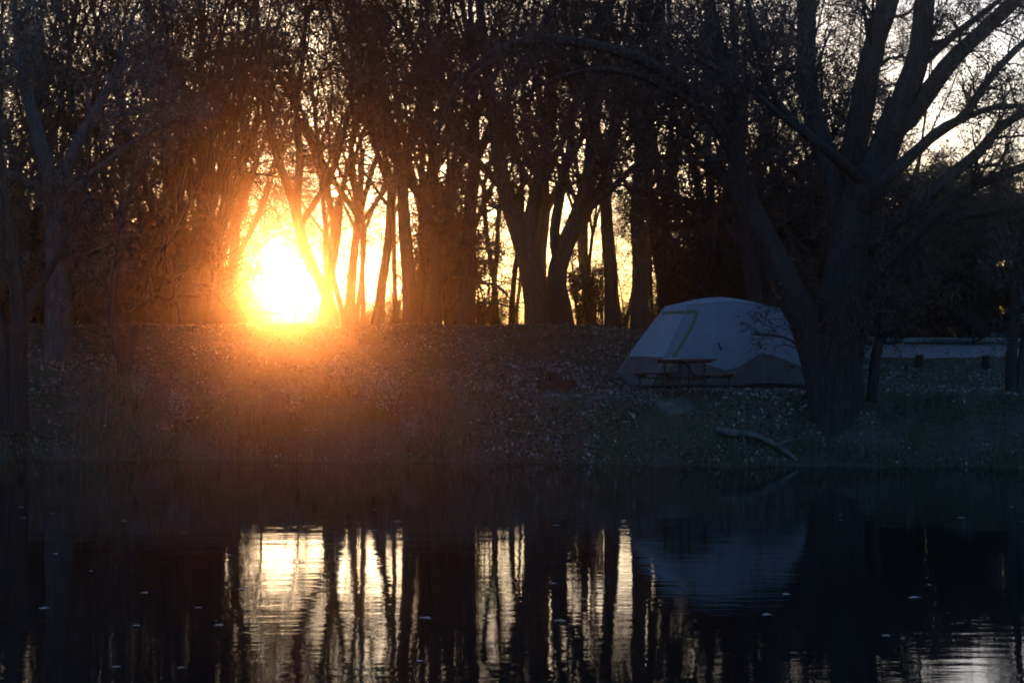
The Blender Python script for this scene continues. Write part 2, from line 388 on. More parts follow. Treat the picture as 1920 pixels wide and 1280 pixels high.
DESC = ['leafy dull green tree in the wood behind the grassy crest', 'stout brown leaved tree in the wood behind the grassy crest',
        'slim twin stemmed green tree in the wood behind the grassy crest', 'nearly bare tall tree in the wood behind the grassy crest',
        'thin nearly bare sapling in the wood behind the grassy crest', 'dense leafy many stemmed tree in the wood behind the grassy crest',
        'tall clear trunked brown tree in the wood behind the grassy crest', 'tall clear trunked green tree in the wood behind the grassy crest', 'slender clear stemmed sapling in the wood behind the grassy crest', 'wide twiggy thin trunked tree in the wood behind the grassy crest']
def wood(px, Y, k, sc_=1.0):
    x = (px - 960) * Y / F
    plant_tree('wood_tree', KIND[k], (x, Y, float(hgt(x, Y)) - .05), DESC[k], 'tree', 'trees of the wood behind the crest', rngW.uniform(0, 6.28), sc_ * rngW.uniform(.92, 1.08))
# trunks the photograph shows at the crest
for px, Y, k in ((652, 51, 8), (694, 50.5, 8), (772, 50.5, 6), (790, 50.8, 8), (812, 51, 1), (842, 52, 5), (872, 50.5, 6), (957, 51, 8), (1150, 51, 6), (1200, 50.3, 6), (1248, 52, 7), (1312, 53, 1), (1342, 52, 2),
                 (330, 51, 3), (385, 52, 3),  (285, 50, 2), (180, 51, 0), (40, 52, 1), (-60, 50, 5)):
    wood(px, Y, k)
# deeper rows
for Y0, n in ((55, 14), (61, 15), (70, 15)):
    for j in range(n):
        px = -140 + (j + rngW.uniform(.15, .85)) * 2200 / n; Y = Y0 + rngW.uniform(-1.8, 1.8); sc_ = 1.0
        if px > 1660:
            k = 4; sc_ = .55
        elif px < 425: k = (0, 5, 2, 5)[rngW.integers(4)]
        elif px < 1290:
            k = (6, 7, 6, 8)[rngW.integers(4)]
            if 445 < px < 595: continue
            if 595 < px < 765 or 868 < px < 985 or 1068 < px < 1245: k = (8, 9)[rngW.integers(2)]
        else: k = (1, 3, 0, 6)[rngW.integers(4)]
        wood(px, Y, k, sc_)

# crowns closing over the gap, and a leafier front row on the left
for px, Y, k in ((424, 57, 7), (436, 66, 6), (602, 60, 7), (612, 72, 9), (648, 64, 7), (705, 59, 9), (745, 66, 9), (668, 76, 9), (925, 60, 9), (1110, 62, 7), (1205, 64, 9), (-30, 48.5, 5), (70, 55, 0), (160, 53.5, 5), (225, 56, 0), (360, 55.5, 3), (398, 57, 7), (20, 58, 5), (300, 60, 5)):
    wood(px, Y, k)
for px, Y, k, s_ in ((448, 56, 4, .62), (474, 60, 8, .62), (548, 63, 8, .66), (618, 57, 4, .6), (676, 56, 4, .5), (738, 55, 4, .5), (898, 58, 4, .5), (922, 56, 4, .6), (990, 60, 4, .6),
                    (1078, 57, 4, .55), (1128, 56, 4, .5), (1178, 58, 4, .5), (1222, 57, 4, .6), (1262, 60, 4, .6), (590, 66, 4, .6), (420, 54, 4, .6), (345, 52, 4, .6), (300, 53, 4, .6)):
    wood(px, Y, k, s_)
# understorey shrubs
SHR = []
for k in range(3):
    r_ = np.random.default_rng(300 + k); sk = []
    for j in range(7):
        a = r_.uniform(0, 6.28); rr = r_.uniform(.2, .9); hh = r_.uniform(1.8, 3.4)
        sk.append(([(math.cos(a) * .1 * rr, math.sin(a) * .1 * rr, -.1), (math.cos(a) * .5 * rr, math.sin(a) * .5 * rr, hh * .5), (math.cos(a) * rr * 1.2, math.sin(a) * rr * 1.2, hh)], [.03, .02, .006]))
    SHR.append(tree_meshes('shrub', 310 + k, sk, [dict(m=9, L=(.5, 1.3), ang=(.4, 1.0), K2=6, rr=.6, up=.05, tmin=.15, sides=4, trunk=True),
        dict(m=8, L=(.25, .6), ang=(.4, 1.0), K2=5, rr=.6, tmin=.15, sides=3)], dict(q=(14, 10, 5)[k], size=(.05, .1), aspect=.6, mat=('leaf_green', 'leaf_brown', 'leaf_brown')[k]), sides=6))
SDESC = ['dense green shrub under the trees along the crest', 'brown leaved shrub under the trees along the crest', 'sparse twiggy shrub under the trees along the crest']
def shrub(px, Y, k, s=1.0):
    x = (px - 960) * Y / F
    plant_tree('shrub', SHR[k], (x, Y, float(hgt(x, Y))), SDESC[k], 'shrub', 'shrubs under the trees along the crest', rngW.uniform(0, 6.28), s * rngW.uniform(.85, 1.15))
for px in list(range(-60, 310, 34)): shrub(px + rngW.uniform(-10, 10), 52 + rngW.uniform(-1.5, 4), int(rngW.integers(2)), 1.15)
for px in (318, 345, 372, 400): shrub(px, 53, 2, .75)
for px in list(range(-60, 330, 48)): shrub(px + rngW.uniform(-10, 10), 60 + rngW.uniform(-2, 4), 0, 1.6)
for px, s, k in ((735, .35, 2), (712, .3, 1), (778, .6, 1), (815, 1.0, 0), (830, 1.2, 1), (858, 1.2, 0), (872, .5, 1), (900, .28, 1), (935, .4, 2), (745, .4, 1), (690, .22, 2), (632, .3, 2), (1092, .8, 0), (1120, .7, 1), (1165, .35, 2), (1215, .35, 2), (1272, .7, 1), (1290, 1, 1), (1330, .9, 0), (1365, 1.1, 0)):
    shrub(px, 52.5 + rngW.uniform(-1, 2), k, s)

# cedars: the dark wall of evergreens on the right and a few dark cones
CED = []
for k in range(2):
    r_ = np.random.default_rng(400 + k); Ht = 5.0
    sk = [([(0, 0, -.2), (.05, .03, Ht * .5), (0, .05, Ht)], [.11, .07, .015])]
    CED.append(tree_meshes('cedar', 410 + k, sk, [dict(m=70, L=(.9, 1.9), ang=(1.0, 1.5), K2=6, rr=.3, up=.1, tmin=.03, wander=.15, sides=4, trunk=True),
        dict(m=11, L=(.3, .7), ang=(.4, .9), K2=4, rr=.6, up=.1, tmin=.1, sides=3)], dict(q=22, size=(.07, .15), aspect=.45, spread=.06, mat='needle'), sides=7))
def cedar(px, Y, s):
    x = (px - 960) * Y / F
    plant_tree('cedar_tree', CED[int(rngW.integers(2))], (x, Y, float(hgt(x, Y))), 'dark dense evergreen cedar standing among the trees behind the camp', 'tree', 'dark cedars behind the camp and road', rngW.uniform(0, 6.28), s * rngW.uniform(.9, 1.1))
for px in range(1385, 2080, 46): cedar(px + rngW.uniform(-12, 12), 58.5 + rngW.uniform(-1, 2), 1.0)
for px in range(1370, 2080, 60): cedar(px + rngW.uniform(-12, 12), 63 + rngW.uniform(-1, 2), 1.15)
for px, s in ((845, .9), (1290, .8), (1345, .9)): cedar(px, 54.5, s)

# ---- individual trees ----
def own(name, seed, skel, levels, leaf, label, bark='bark', cat='tree', sides=14, wobble=.06, clear=0):
    o0 = np.array(skel[0][0][0], float); g = np.array((o0[0], o0[1], float(hgt(o0[0], o0[1]))))
    ms = tree_meshes(name, seed, skel, levels, leaf, bark, origin=g, sides=sides, wobble=wobble, clear=clear)
    return plant_tree(name, ms, g, label, cat)
def px_path(pts, Y, base=False):
    out = []
    for k, p in enumerate(pts):
        yy = Y + (p[2] if len(p) > 2 else 0); out.append(P(p[0], p[1], yy))
    if base: out[0] = out[0] - np.array((0, 0, .15))
    return out
W_ = lambda w_, Y: w_ * Y / F / 2      # pixel width to radius

# big pale trunk on the left
Y = 44.0
own('silver_leaved_tree', 21, [
    (px_path([(112, 690), (111, 640), (111, 540), (108, 440), (104, 360)], Y, True), [W_(62, Y), W_(52, Y), W_(48, Y), W_(46, Y), W_(44, Y)]),
    (px_path([(104, 365), (70, 250), (40, 120), (20, -60)], Y), [W_(34, Y), W_(26, Y), W_(18, Y), W_(8, Y)]),
    (px_path([(106, 365), (150, 260, .5), (210, 150, 1), (260, 0, 1)], Y), [W_(30, Y), W_(22, Y), W_(15, Y), W_(6, Y)]),
    (px_path([(108, 400), (180, 320, -1), (280, 250, -1.5), (360, 215, -2)], Y), [W_(20, Y), W_(14, Y), W_(9, Y), W_(4, Y)]),
    (px_path([(102, 380), (30, 330, -1), (-60, 300, -1)], Y), [W_(20, Y), W_(14, Y), W_(6, Y)])],
    [dict(m=9, L=(1.0, 2.6), ang=(.5, 1.2), K2=7, rr=.5, up=-.02, tmin=.45, sides=5, trunk=True),
     dict(m=8, L=(.5, 1.4), ang=(.5, 1.1), K2=6, rr=.5, up=-.06, tmin=.15, rmin=.006), dict(m=7, L=(.3, .8), ang=(.4, 1.0), K2=5, rr=.5, up=-.12, rmin=.004)],
    dict(q=9, size=(.06, .13), aspect=.28, droop=.6, mat='leaf_silver'), 'thick pale ridged trunk with drooping silvery leaves at the left', 'bark_pale', sides=18, wobble=.05)

# twin trunk at the left edge near the water
Y = 38.2
own('forked_tree', 22, [
    (px_path([(33, 795), (34, 740), (32, 660), (38, 600), (30, 520), (14, 420), (0, 300), (-20, 100), (-30, -40)], Y, True), [W_(44, Y), W_(36, Y), W_(34, Y), W_(34, Y), W_(26, Y), W_(22, Y), W_(17, Y), W_(12, Y), W_(6, Y)]),
    (px_path([(36, 625), (62, 560), (85, 520), (115, 470), (150, 380), (170, 280)], Y), [W_(22, Y), W_(20, Y), W_(15, Y), W_(11, Y), W_(8, Y), W_(4, Y)]),
    (px_path([(8, 795), (8, 720), (4, 640), (-14, 560), (-40, 440)], Y, True), [W_(34, Y), W_(30, Y), W_(28, Y), W_(22, Y), W_(14, Y)])],
    [dict(m=7, L=(.8, 2.2), ang=(.5, 1.2), K2=7, rr=.45, up=.0, tmin=.5, sides=5, trunk=True), dict(m=6, L=(.4, 1.2), ang=(.4, 1.1), K2=6, rr=.5, tmin=.2, rmin=.006), dict(m=5, L=(.3, .7), ang=(.4, 1.0), K2=5, rr=.5, rmin=.004)],
    dict(q=4, size=(.04, .09), aspect=.55, mat='leaf_green'), 'dark forked trunk at the left edge close to the waterline')

# small leaning fork with a broken stub
Y = 42.0
own('broken_tree', 23, [
    (px_path([(236, 712), (230, 670), (213, 625), (207, 580), (214, 510), (230, 420), (250, 330)], Y, True), [W_(30, Y), W_(26, Y), W_(20, Y), W_(17, Y), W_(14, Y), W_(10, Y), W_(5, Y)]),
    (px_path([(234, 690), (246, 650), (256, 612)], Y), [W_(22, Y), W_(18, Y), W_(15, Y)])],
    [dict(m=5, L=(.8, 2.0), ang=(.5, 1.2), K2=7, rr=.45, tmin=.5, sides=5, trunk=True), dict(m=6, L=(.4, 1.2), ang=(.4, 1.1), K2=6, rr=.5, rmin=.005), dict(m=5, L=(.3, .7), ang=(.4, 1.0), K2=5, rr=.5, rmin=.004)],
    dict(q=3, size=(.04, .09), aspect=.5, mat='leaf_green'), 'thin dark leaning trunk with a broken stub beside it')

# tree in front of the sun
Y = 49.6
own('sunlit_tree', 24, [
    (px_path([(626, 614), (620, 575), (596, 520), (572, 470), (560, 420), (552, 380)], Y, True), [W_(26, Y), W_(21, Y), W_(20, Y), W_(20, Y), W_(20, Y), W_(19, Y)]),
    (px_path([(552, 385), (528, 320), (505, 240, -.5), (488, 140, -1), (480, -40, -1)], Y), [W_(18, Y), W_(15, Y), W_(12, Y), W_(9, Y), W_(5, Y)]),
    (px_path([(554, 390), (562, 300), (556, 200, .8), (570, 90, 1), (575, -60, 1)], Y), [W_(17, Y), W_(14, Y), W_(12, Y), W_(9, Y), W_(5, Y)]),
    (px_path([(560, 425), (590, 380), (625, 320), (650, 230), (668, 120)], Y), [W_(14, Y), W_(12, Y), W_(10, Y), W_(8, Y), W_(4, Y)])],
    lv(9, 7, 7, .35, (1.0, 2.8)), dict(q=9, size=(.05, .1), aspect=.6, mat='leaf_green'), 'leaning forked tree right beside the low sun', clear=.5)

# the two stout trunks in the middle
Y = 49.3
own('stout_tree', 25, [
    (px_path([(1012, 622), (1010, 585), (1000, 520), (984, 460), (962, 400), (940, 330), (925, 220), (905, 60), (890, -80)], Y, True), [W_(66, Y), W_(52, Y), W_(46, Y), W_(42, Y), W_(36, Y), W_(30, Y), W_(24, Y), W_(18, Y), W_(9, Y)]),
    (px_path([(985, 465), (1000, 380), (1022, 280, .8), (1030, 150, 1), (1045, -60, 1)], Y), [W_(30, Y), W_(26, Y), W_(22, Y), W_(17, Y), W_(8, Y)]),
    (px_path([(950, 360), (890, 300), (820, 260, -.8), (770, 160, -1)], Y), [W_(18, Y), W_(14, Y), W_(10, Y), W_(5, Y)])],
    lv(9, 7, 7, .35, (1.2, 3.2)), dict(q=6, size=(.05, .1), aspect=.6, mat='leaf_brown'), 'stout trunk leaning left at the middle of the crest')
own('leaning_tree', 26, [
    (px_path([(1056, 622), (1050, 580), (1042, 530), (1056, 470), (1082, 410), (1104, 330), (1118, 200), (1135, 60), (1150, -80)], Y, True), [W_(50, Y), W_(42, Y), W_(38, Y), W_(36, Y), W_(32, Y), W_(26, Y), W_(20, Y), W_(14, Y), W_(8, Y)]),
    (px_path([(1048, 500), (1040, 430), (1058, 330, .6), (1075, 220, 1), (1080, 60, 1)], Y), [W_(22, Y), W_(20, Y), W_(16, Y), W_(11, Y), W_(6, Y)]),
    (px_path([(1082, 410), (1150, 350, -.6), (1215, 280, -1), (1260, 180, -1)], Y), [W_(18, Y), W_(13, Y), W_(9, Y), W_(4, Y)])],
    lv(9, 7, 7, .35, (1.2, 3.2)), dict(q=5, size=(.05, .1), aspect=.6, mat='leaf_brown'), 'grey trunk leaning right at the middle of the crest')

# the great spreading tree on the right bank
Y = 37.7
BR = [
    (px_path([(1568, 815), (1566, 770), (1572, 700), (1580, 620), (1588, 540), (1595, 460), (1608, 400), (1640, 320), (1668, 250), (1690, 190)], Y, True),
     [W_(128, Y), W_(100, Y), W_(92, Y), W_(92, Y), W_(90, Y), W_(84, Y), W_(76, Y), W_(66, Y), W_(56, Y), W_(52, Y)]),
    (px_path([(1548, 740), (1530, 660), (1508, 600), (1470, 520), (1432, 440), (1398, 370), (1378, 290), (1370, 200, -.5), (1350, 100, -.8), (1320, -40, -1)], Y),
     [W_(60, Y), W_(62, Y), W_(58, Y), W_(52, Y), W_(46, Y), W_(40, Y), W_(36, Y), W_(32, Y), W_(26, Y), W_(18, Y)]),
    (px_path([(1690, 200), (1718, 120), (1728, 60), (1740, -60)], Y), [W_(48, Y), W_(42, Y), W_(38, Y), W_(34, Y)]),
    (px_path([(1660, 260), (1720, 200), (1775, 125), (1830, 70), (1900, 5), (1960, -60)], Y), [W_(44, Y), W_(38, Y), W_(33, Y), W_(29, Y), W_(25, Y), W_(20, Y)]),
    (px_path([(1728, 120), (1790, 65), (1850, 20), (1900, -20)], Y), [W_(18, Y), W_(14, Y), W_(11, Y), W_(8, Y)]),
    (px_path([(1608, 400), (1600, 300), (1620, 180), (1640, 80), (1662, 20), (1680, -60)], Y + .6), [W_(50, Y), W_(48, Y), W_(46, Y), W_(40, Y), W_(40, Y), W_(36, Y)]),
    (px_path([(1592, 470), (1560, 330, .6), (1520, 200, 1), (1512, 60, 1), (1520, -60, 1)], Y), [W_(50, Y), W_(44, Y), W_(38, Y), W_(36, Y), W_(34, Y)]),
    (px_path([(1630, 350), (1560, 290, -1), (1470, 210, -1.6), (1430, 120, -2), (1400, 0, -2)], Y), [W_(26, Y), W_(20, Y), W_(15, Y), W_(12, Y), W_(8, Y)]),
    (px_path([(1560, 290, -1), (1480, 230, -1.6), (1380, 150, -2), (1300, 110, -2.4)], Y), [W_(14, Y), W_(12, Y), W_(9, Y), W_(5, Y)]),
    (px_path([(1600, 420, .8), (1650, 345), (1700, 300), (1760, 245), (1810, 215), (1860, 140), (1930, 70)], Y - .8), [W_(34, Y), W_(26, Y), W_(22, Y), W_(18, Y), W_(16, Y), W_(14, Y), W_(11, Y)]),
    (px_path([(1700, 300), (1770, 245), (1850, 205), (1930, 198)], Y - .8), [W_(16, Y), W_(13, Y), W_(11, Y), W_(9, Y)]),
    (px_path([(1605, 480, 1.0), (1700, 400, .2), (1780, 330), (1830, 290), (1880, 235), (1960, 190)], Y - 1), [W_(34, Y), W_(26, Y), W_(22, Y), W_(20, Y), W_(17, Y), W_(12, Y)]),
    (px_path([(1605, 545, .5), (1700, 450), (1790, 370), (1860, 335), (1960, 300)], Y - .5), [W_(32, Y), W_(26, Y), W_(22, Y), W_(19, Y), W_(15, Y)]),
    (px_path([(1605, 575, .3), (1700, 470), (1790, 410), (1880, 395), (1960, 385)], Y - .3), [W_(24, Y), W_(18, Y), W_(15, Y), W_(12, Y), W_(9, Y)]),
    (px_path([(1378, 290), (1300, 180, -.5), (1200, 110, -1), (1060, 76, -1.5), (980, 78, -1.6), (900, 115, -1.8), (850, 175, -2), (820, 250, -2.2)], Y),
     [W_(26, Y), W_(24, Y), W_(22, Y), W_(19, Y), W_(17, Y), W_(13, Y), W_(9, Y), W_(4, Y)]),
    (px_path([(1330, 215, -.3), (1230, 155, -1), (1120, 130, -1.4), (1010, 160, -1.5), (950, 210, -1.5)], Y), [W_(16, Y), W_(13, Y), W_(10, Y), W_(7, Y), W_(3, Y)]),
    (px_path([(1605, 800), (1608, 740), (1606, 660), (1625, 600), (1660, 540), (1690, 470)], Y - .2, True), [W_(34, Y), W_(26, Y), W_(24, Y), W_(24, Y), W_(20, Y), W_(14, Y)]),
    (px_path([(1632, 795), (1636, 730), (1644, 660), (1656, 600), (1662, 540)], Y + .2, True), [W_(28, Y), W_(21, Y), W_(19, Y), W_(15, Y), W_(9, Y)]),
    (px_path([(1535, 790), (1532, 740), (1525, 690), (1512, 640)], Y - .15, True), [W_(34, Y), W_(26, Y), W_(22, Y), W_(16, Y)]),
]
own('spreading_tree', 27, BR,
    [dict(m=10, L=(.9, 2.6), ang=(.5, 1.2), K2=8, rr=.35, up=.04, tmin=.45, sides=5, trunk=True, wander=.22),
     dict(m=8, L=(.5, 1.5), ang=(.4, 1.1), K2=7, rr=.5, up=0, rmin=.006, wander=.25), dict(m=6, L=(.3, .8), ang=(.4, 1.0), K2=5, rr=.5, rmin=.0035, wander=.25)],
    dict(q=2, size=(.05, .1), aspect=.5, droop=.4, mat='leaf_rust'), 'huge spreading bare tree with a thick trunk beside the tent', 'bark', sides=22, wobble=.07)

# rust leaved oak just behind the tent, filling the dark middle right
Y = 46.0
own('rust_leaved_tree', 28, [
    (px_path([(1425, 690), (1420, 620), (1410, 520), (1395, 400), (1385, 300), (1380, 150), (1370, -40)], Y, True), [W_(38, Y), W_(30, Y), W_(28, Y), W_(26, Y), W_(22, Y), W_(15, Y), W_(8, Y)]),
    (px_path([(1395, 400), (1330, 300, -.5), (1260, 220, -1), (1200, 160, -1)], Y), [W_(20, Y), W_(15, Y), W_(10, Y), W_(4, Y)]),
    (px_path([(1400, 430), (1480, 330, .5), (1560, 260, .6), (1600, 160, .6)], Y), [W_(20, Y), W_(15, Y), W_(10, Y), W_(4, Y)]),
    (px_path([(1405, 470), (1340, 410, 1), (1270, 370, 1.2), (1210, 350, 1.2)], Y), [W_(18, Y), W_(13, Y), W_(9, Y), W_(4, Y)]),
    (px_path([(1408, 480), (1470, 420, -1), (1540, 390, -1.2), (1620, 360, -1.2)], Y), [W_(18, Y), W_(13, Y), W_(9, Y), W_(4, Y)])],
    lv(14, 8, 7, .3, (1.0, 2.6), .03), dict(q=9, size=(.06, .12), aspect=.5, droop=.5, mat='leaf_rust'), 'tree holding rusty brown leaves behind the tent')

# right edge twin stem
Y = 38.0
own('slim_tree', 29, [
    (px_path([(1897, 800), (1896, 720), (1897, 650), (1905, 560), (1912, 470), (1930, 380)], Y, True), [W_(26, Y), W_(22, Y), W_(20, Y), W_(16, Y), W_(12, Y), W_(6, Y)]),
    (px_path([(1912, 800), (1914, 720), (1922, 640), (1940, 540)], Y, True), [W_(24, Y), W_(20, Y), W_(18, Y), W_(12, Y)])],
    [dict(m=7, L=(.5, 1.2), ang=(.4, 1.0), K2=6, rr=.45, up=.1, tmin=.6, sides=5, trunk=True), dict(m=6, L=(.3, .9), ang=(.4, 1.1), K2=6, rr=.5, rmin=.005), dict(m=5, L=(.2, .5), ang=(.4, 1.0), K2=4, rr=.5, rmin=.004)],
    dict(q=5, size=(.05, .1), aspect=.5, mat='leaf_silver'), 'slim twin stemmed tree at the right edge by the water')

# ------------------------------------------------------------------ bank plants: leaf litter, grass, weeds
rg = np.random.default_rng(5)
def scatter(n, x0, x1, y0, y1, dens):
    x = rg.uniform(x0, x1, n); y = rg.uniform(y0, y1, n); k = rg.uniform(0, 1, n) < dens(x, y); return x[k], y[k]
def pxof(x, y): return 960 + x * F / y
def patch(x, y, s, o=0): return .5 + .5 * np.sin(x * s + o + 1.3 * np.sin(y * s * .8 + o)) * np.sin(y * s * 1.1 - o + np.sin(x * s * .7))

def fallen():
    def dens(x, y):
        d = y - shore(x); p = pxof(x, y)
        base = .06 + .75 * patch(x, y, 1.1) ** 2 * (.35 + patch(x, y, 3.7, 3)) 
        base = base * np.where((p > 860) & (p < 1560) & (d < 6.5), 2.0, 1.0) * np.where(y > 45.5, .55, 1) * np.where(p > 1620, 1.1, 1)
        base = base * np.where((p > 930) & (p < 1230) & (d > 1.2) & (d < 5), 2.2, 1)
        base = base * np.where((p > 150) & (p < 860) & (d < 3.2), .35, 1)
        return np.where(d > .05, base * (1 - .8 * (sand_mask(x, y) > .4)), 0) * (1 - ((x > 7.6) & (y > 47.6) & (y < 55.6)) * .7)
    x, y = scatter(260000, -15, 18, 34.5, 51.5, dens)
    keep = ~((x > 2.6) & (x < 7.2) & (y > 40.2) & (y < 43)); x, y = x[keep], y[keep]
    n = len(x); z = hgt(x, y) + .012 + rg.uniform(0, .03, n)
    a = rg.uniform(0, 6.28, n); s = .016 + .042 * rg.uniform(0, 1, n) ** 1.6; til = rg.normal(size=(n, 2)) * .45
    u = np.stack([np.cos(a), np.sin(a), til[:, 0]], 1); v = np.stack([-np.sin(a), np.cos(a), til[:, 1]], 1)
    c = np.stack([x, y, z], 1); S = s[:, None]; up = np.array((0, 0, 1.0))
    V = np.stack([c - u * S, c - u * S * .2 + v * S * .55 + up * S * .35, c + u * S + up * S * .2, c - u * S * .1 - v * S * .5 + up * S * .3], 1).reshape(-1, 3)
    q = np.arange(n)[:, None] * 4
    b = MB(); b.add(V, np.concatenate([q + [[0, 2, 1]], q + [[0, 3, 2]]]), 0, False)
    tag(b.build('fallen_leaves', M['litter']), 'dry fallen leaves scattered over the bank and lawn', 'leaf litter', kind='stuff')
fallen()

def blades(name, x, y, L, wd, m, label, lean=.8, K=4):
    n = len(x); z = hgt(x, y) - .01; a = rg.uniform(0, 6.28, n); ln = rg.uniform(L[0], L[1], n); le = rg.uniform(.15, lean, n)
    D = np.stack([np.cos(a), np.sin(a), np.zeros(n)], 1); S = np.stack([-np.sin(a), np.cos(a), np.zeros(n)], 1)
    up = np.array((0, 0, 1.0)); ts = np.linspace(0, 1, K); rows = []
    for t in ts:
        c = np.stack([x, y, z], 1) + D * (ln * le * t ** 1.8)[:, None] + up * (ln * (t - .45 * le * t ** 2.4))[:, None]
        w_ = (wd * (1 - t * .85)) * np.ones(n); rows += [c - S * w_[:, None], c + S * w_[:, None]]
    V = np.stack(rows, 1).reshape(-1, 3); q = np.arange(n)[:, None] * 2 * K
    b = MB(); b.add(V, np.concatenate([q + [[2 * k, 2 * k + 1, 2 * k + 3, 2 * k + 2]] for k in range(K - 1)]), 0, True)
    tag(b.build(name, M[m]), label, 'grass', kind='stuff')

x, y = scatter(60000, -14, 0.5, 36.0, 43.5, lambda x, y: np.where((y - shore(x) > .02) & (y - shore(x) < 4.6), 1, 0) * (.03 + .97 * (patch(x, y, 1.5, 2) * patch(x, y, 3.1, 5)) ** 1.3) * sstep(930, 780, pxof(x, y)) * np.where(pxof(x, y) < 150, .35, 1) * sstep(4.8, 2.0, y - shore(x)))
blades('tall_dry_grass', x, y, (.3, .95), .0055, 'drygrass', 'long arching dry grass on the left bank above the water', 1.7, 6)
x, y = scatter(26000, .5, 15, 34.2, 39.5, lambda x, y: np.where((y - shore(x) > .02) & (y - shore(x) < 2.6), 1, 0) * (.02 + .9 * patch(x, y, 1.4, 4) ** 3) * np.where(pxof(x, y) > 1480, 1, .25))
blades('shore_grass', x, y, (.15, .6), .006, 'lawn', 'ragged green grass tufts along the right waterline', .9, 4)
x, y = scatter(120000, -15, 18, 38.8, 51, lambda x, y: np.where(y - shore(x) > 2.6, 1, 0) * (.25 + .6 * patch(x, y, .8, 1)) * (1 - (sand_mask(x, y) > .2)) * (1 - ((x > 7.6) & (y > 47.6) & (y < 55.6))))
keep = ~((x > 2.6) & (x < 7.2) & (y > 40.2) & (y < 43)); x, y = x[keep], y[keep]
blades('lawn_grass', x, y, (.04, .11), .006, 'lawn', 'short worn lawn grass of the campsite', .8, 3)

x, y = scatter(60000, -14, 15, 33.5, 39.5, lambda x, y: np.where((y - shore(x) > -.25) & (y - shore(x) < .55), 1, 0) * (.02 + .98 * (patch(x, y, 2.1, 7) * patch(x, y * .3, 4.3, 1)) ** 1.2))
blades('waterline_grass', x, y, (.12, .5), .006, 'drygrass', 'ragged dead grass and sedge overhanging the waterline', 1.8, 5)

# pale leaved weeds on the bank
r_ = np.random.default_rng(500); sk = []
for j in range(9):
    a = r_.uniform(0, 6.28); rr = r_.uniform(.1, .5); hh = r_.uniform(.6, 1.2)
    sk.append(([(0, 0, -.05), (math.cos(a) * .4 * rr, math.sin(a) * .4 * rr, hh * .55), (math.cos(a) * rr, math.sin(a) * rr, hh)], [.008, .006, .003]))
WEED = tree_meshes('weed', 501, sk, [dict(m=8, L=(.15, .45), ang=(.4, .9), K2=5, rr=.6, tmin=.2, sides=3, rmin=.003)], dict(q=11, size=(.035, .075), aspect=.4, mat='weed_leaf', spread=.02), sides=5)
WL = ['tallest pale leaved weed bush on the bank left of the fire pit', 'pale leaved weed bush beside the tallest one on the bank', 'small pale weed bush close to the water on the bank',
      'pale weed bush in the dry grass below the sun', 'grey weed bush at the left foot of the bank', 'pale weed bush beneath the broken trunk', 'pale weed bush on the bank midway to the fire pit']
for (px, py, s), l in zip(((742, 800, 1.15), (700, 790, .95), (765, 850, .7), (560, 800, .95), (330, 815, .9), (255, 770, .7), (655, 745, .9)), WL):
    g = ghit(px, py); plant_tree('weed_bush', WEED, g, l, 'bush', 'weed bushes on the bank', px * 1.0, s)

# ------------------------------------------------------------------ tent
def fabric(name, c0, c1):
    m, nt, b = mat(name)
    tc = N(nt, 'ShaderNodeTexCoord'); n = N(nt, 'ShaderNodeTexNoise', Scale=2.2, Detail=4); nt.links.new(tc.outputs['Object'], n.inputs['Vector'])
    nt.links.new(ramp(nt, n.outputs[0], [(.35, c0), (.65, c1)]), b.inputs['Base Color']); b.inputs['Roughness'].default_value = .75
    bp = N(nt, 'ShaderNodeBump', Strength=.25, Distance=.03); nt.links.new(n.outputs[0], bp.inputs['Height']); nt.links.new(bp.outputs[0], b.inputs['Normal'])
    t = N(nt, 'ShaderNodeBsdfTranslucent'); t.inputs[0].default_value = (*c1, 1)
    mx = N(nt, 'ShaderNodeMixShader'); mx.inputs[0].default_value = .12
    nt.links.new(b.outputs[0], mx.inputs[1]); nt.links.new(t.outputs[0], mx.inputs[2]); nt.links.new(mx.outputs[0], nt.nodes['Material Output'].inputs[0])
    return m
M['fly'] = fabric('tent_fly', (.22, .245, .29), (.27, .295, .34))
M['fly_lit'] = fabric('tent_fly_lit', (.29, .32, .36), (.35, .38, .42))  # lighter copy of the fly fabric: light on roof and left side painted in
M['skirt'] = fabric('tent_skirt', (.095, .088, .08), (.12, .112, .10))
M['lime'] = simple('lime_trim', [(.3, (.11, .145, .065)), (.7, (.14, .18, .08))], 3, .6)
M['black'] = simple('black_fabric', [(.3, (.012, .011, .01)), (.7, (.022, .02, .018))], 6, .8)
M['teal'] = simple('print_teal', [(.3, (.10, .20, .22)), (.7, (.13, .24, .26))], 3, .6)

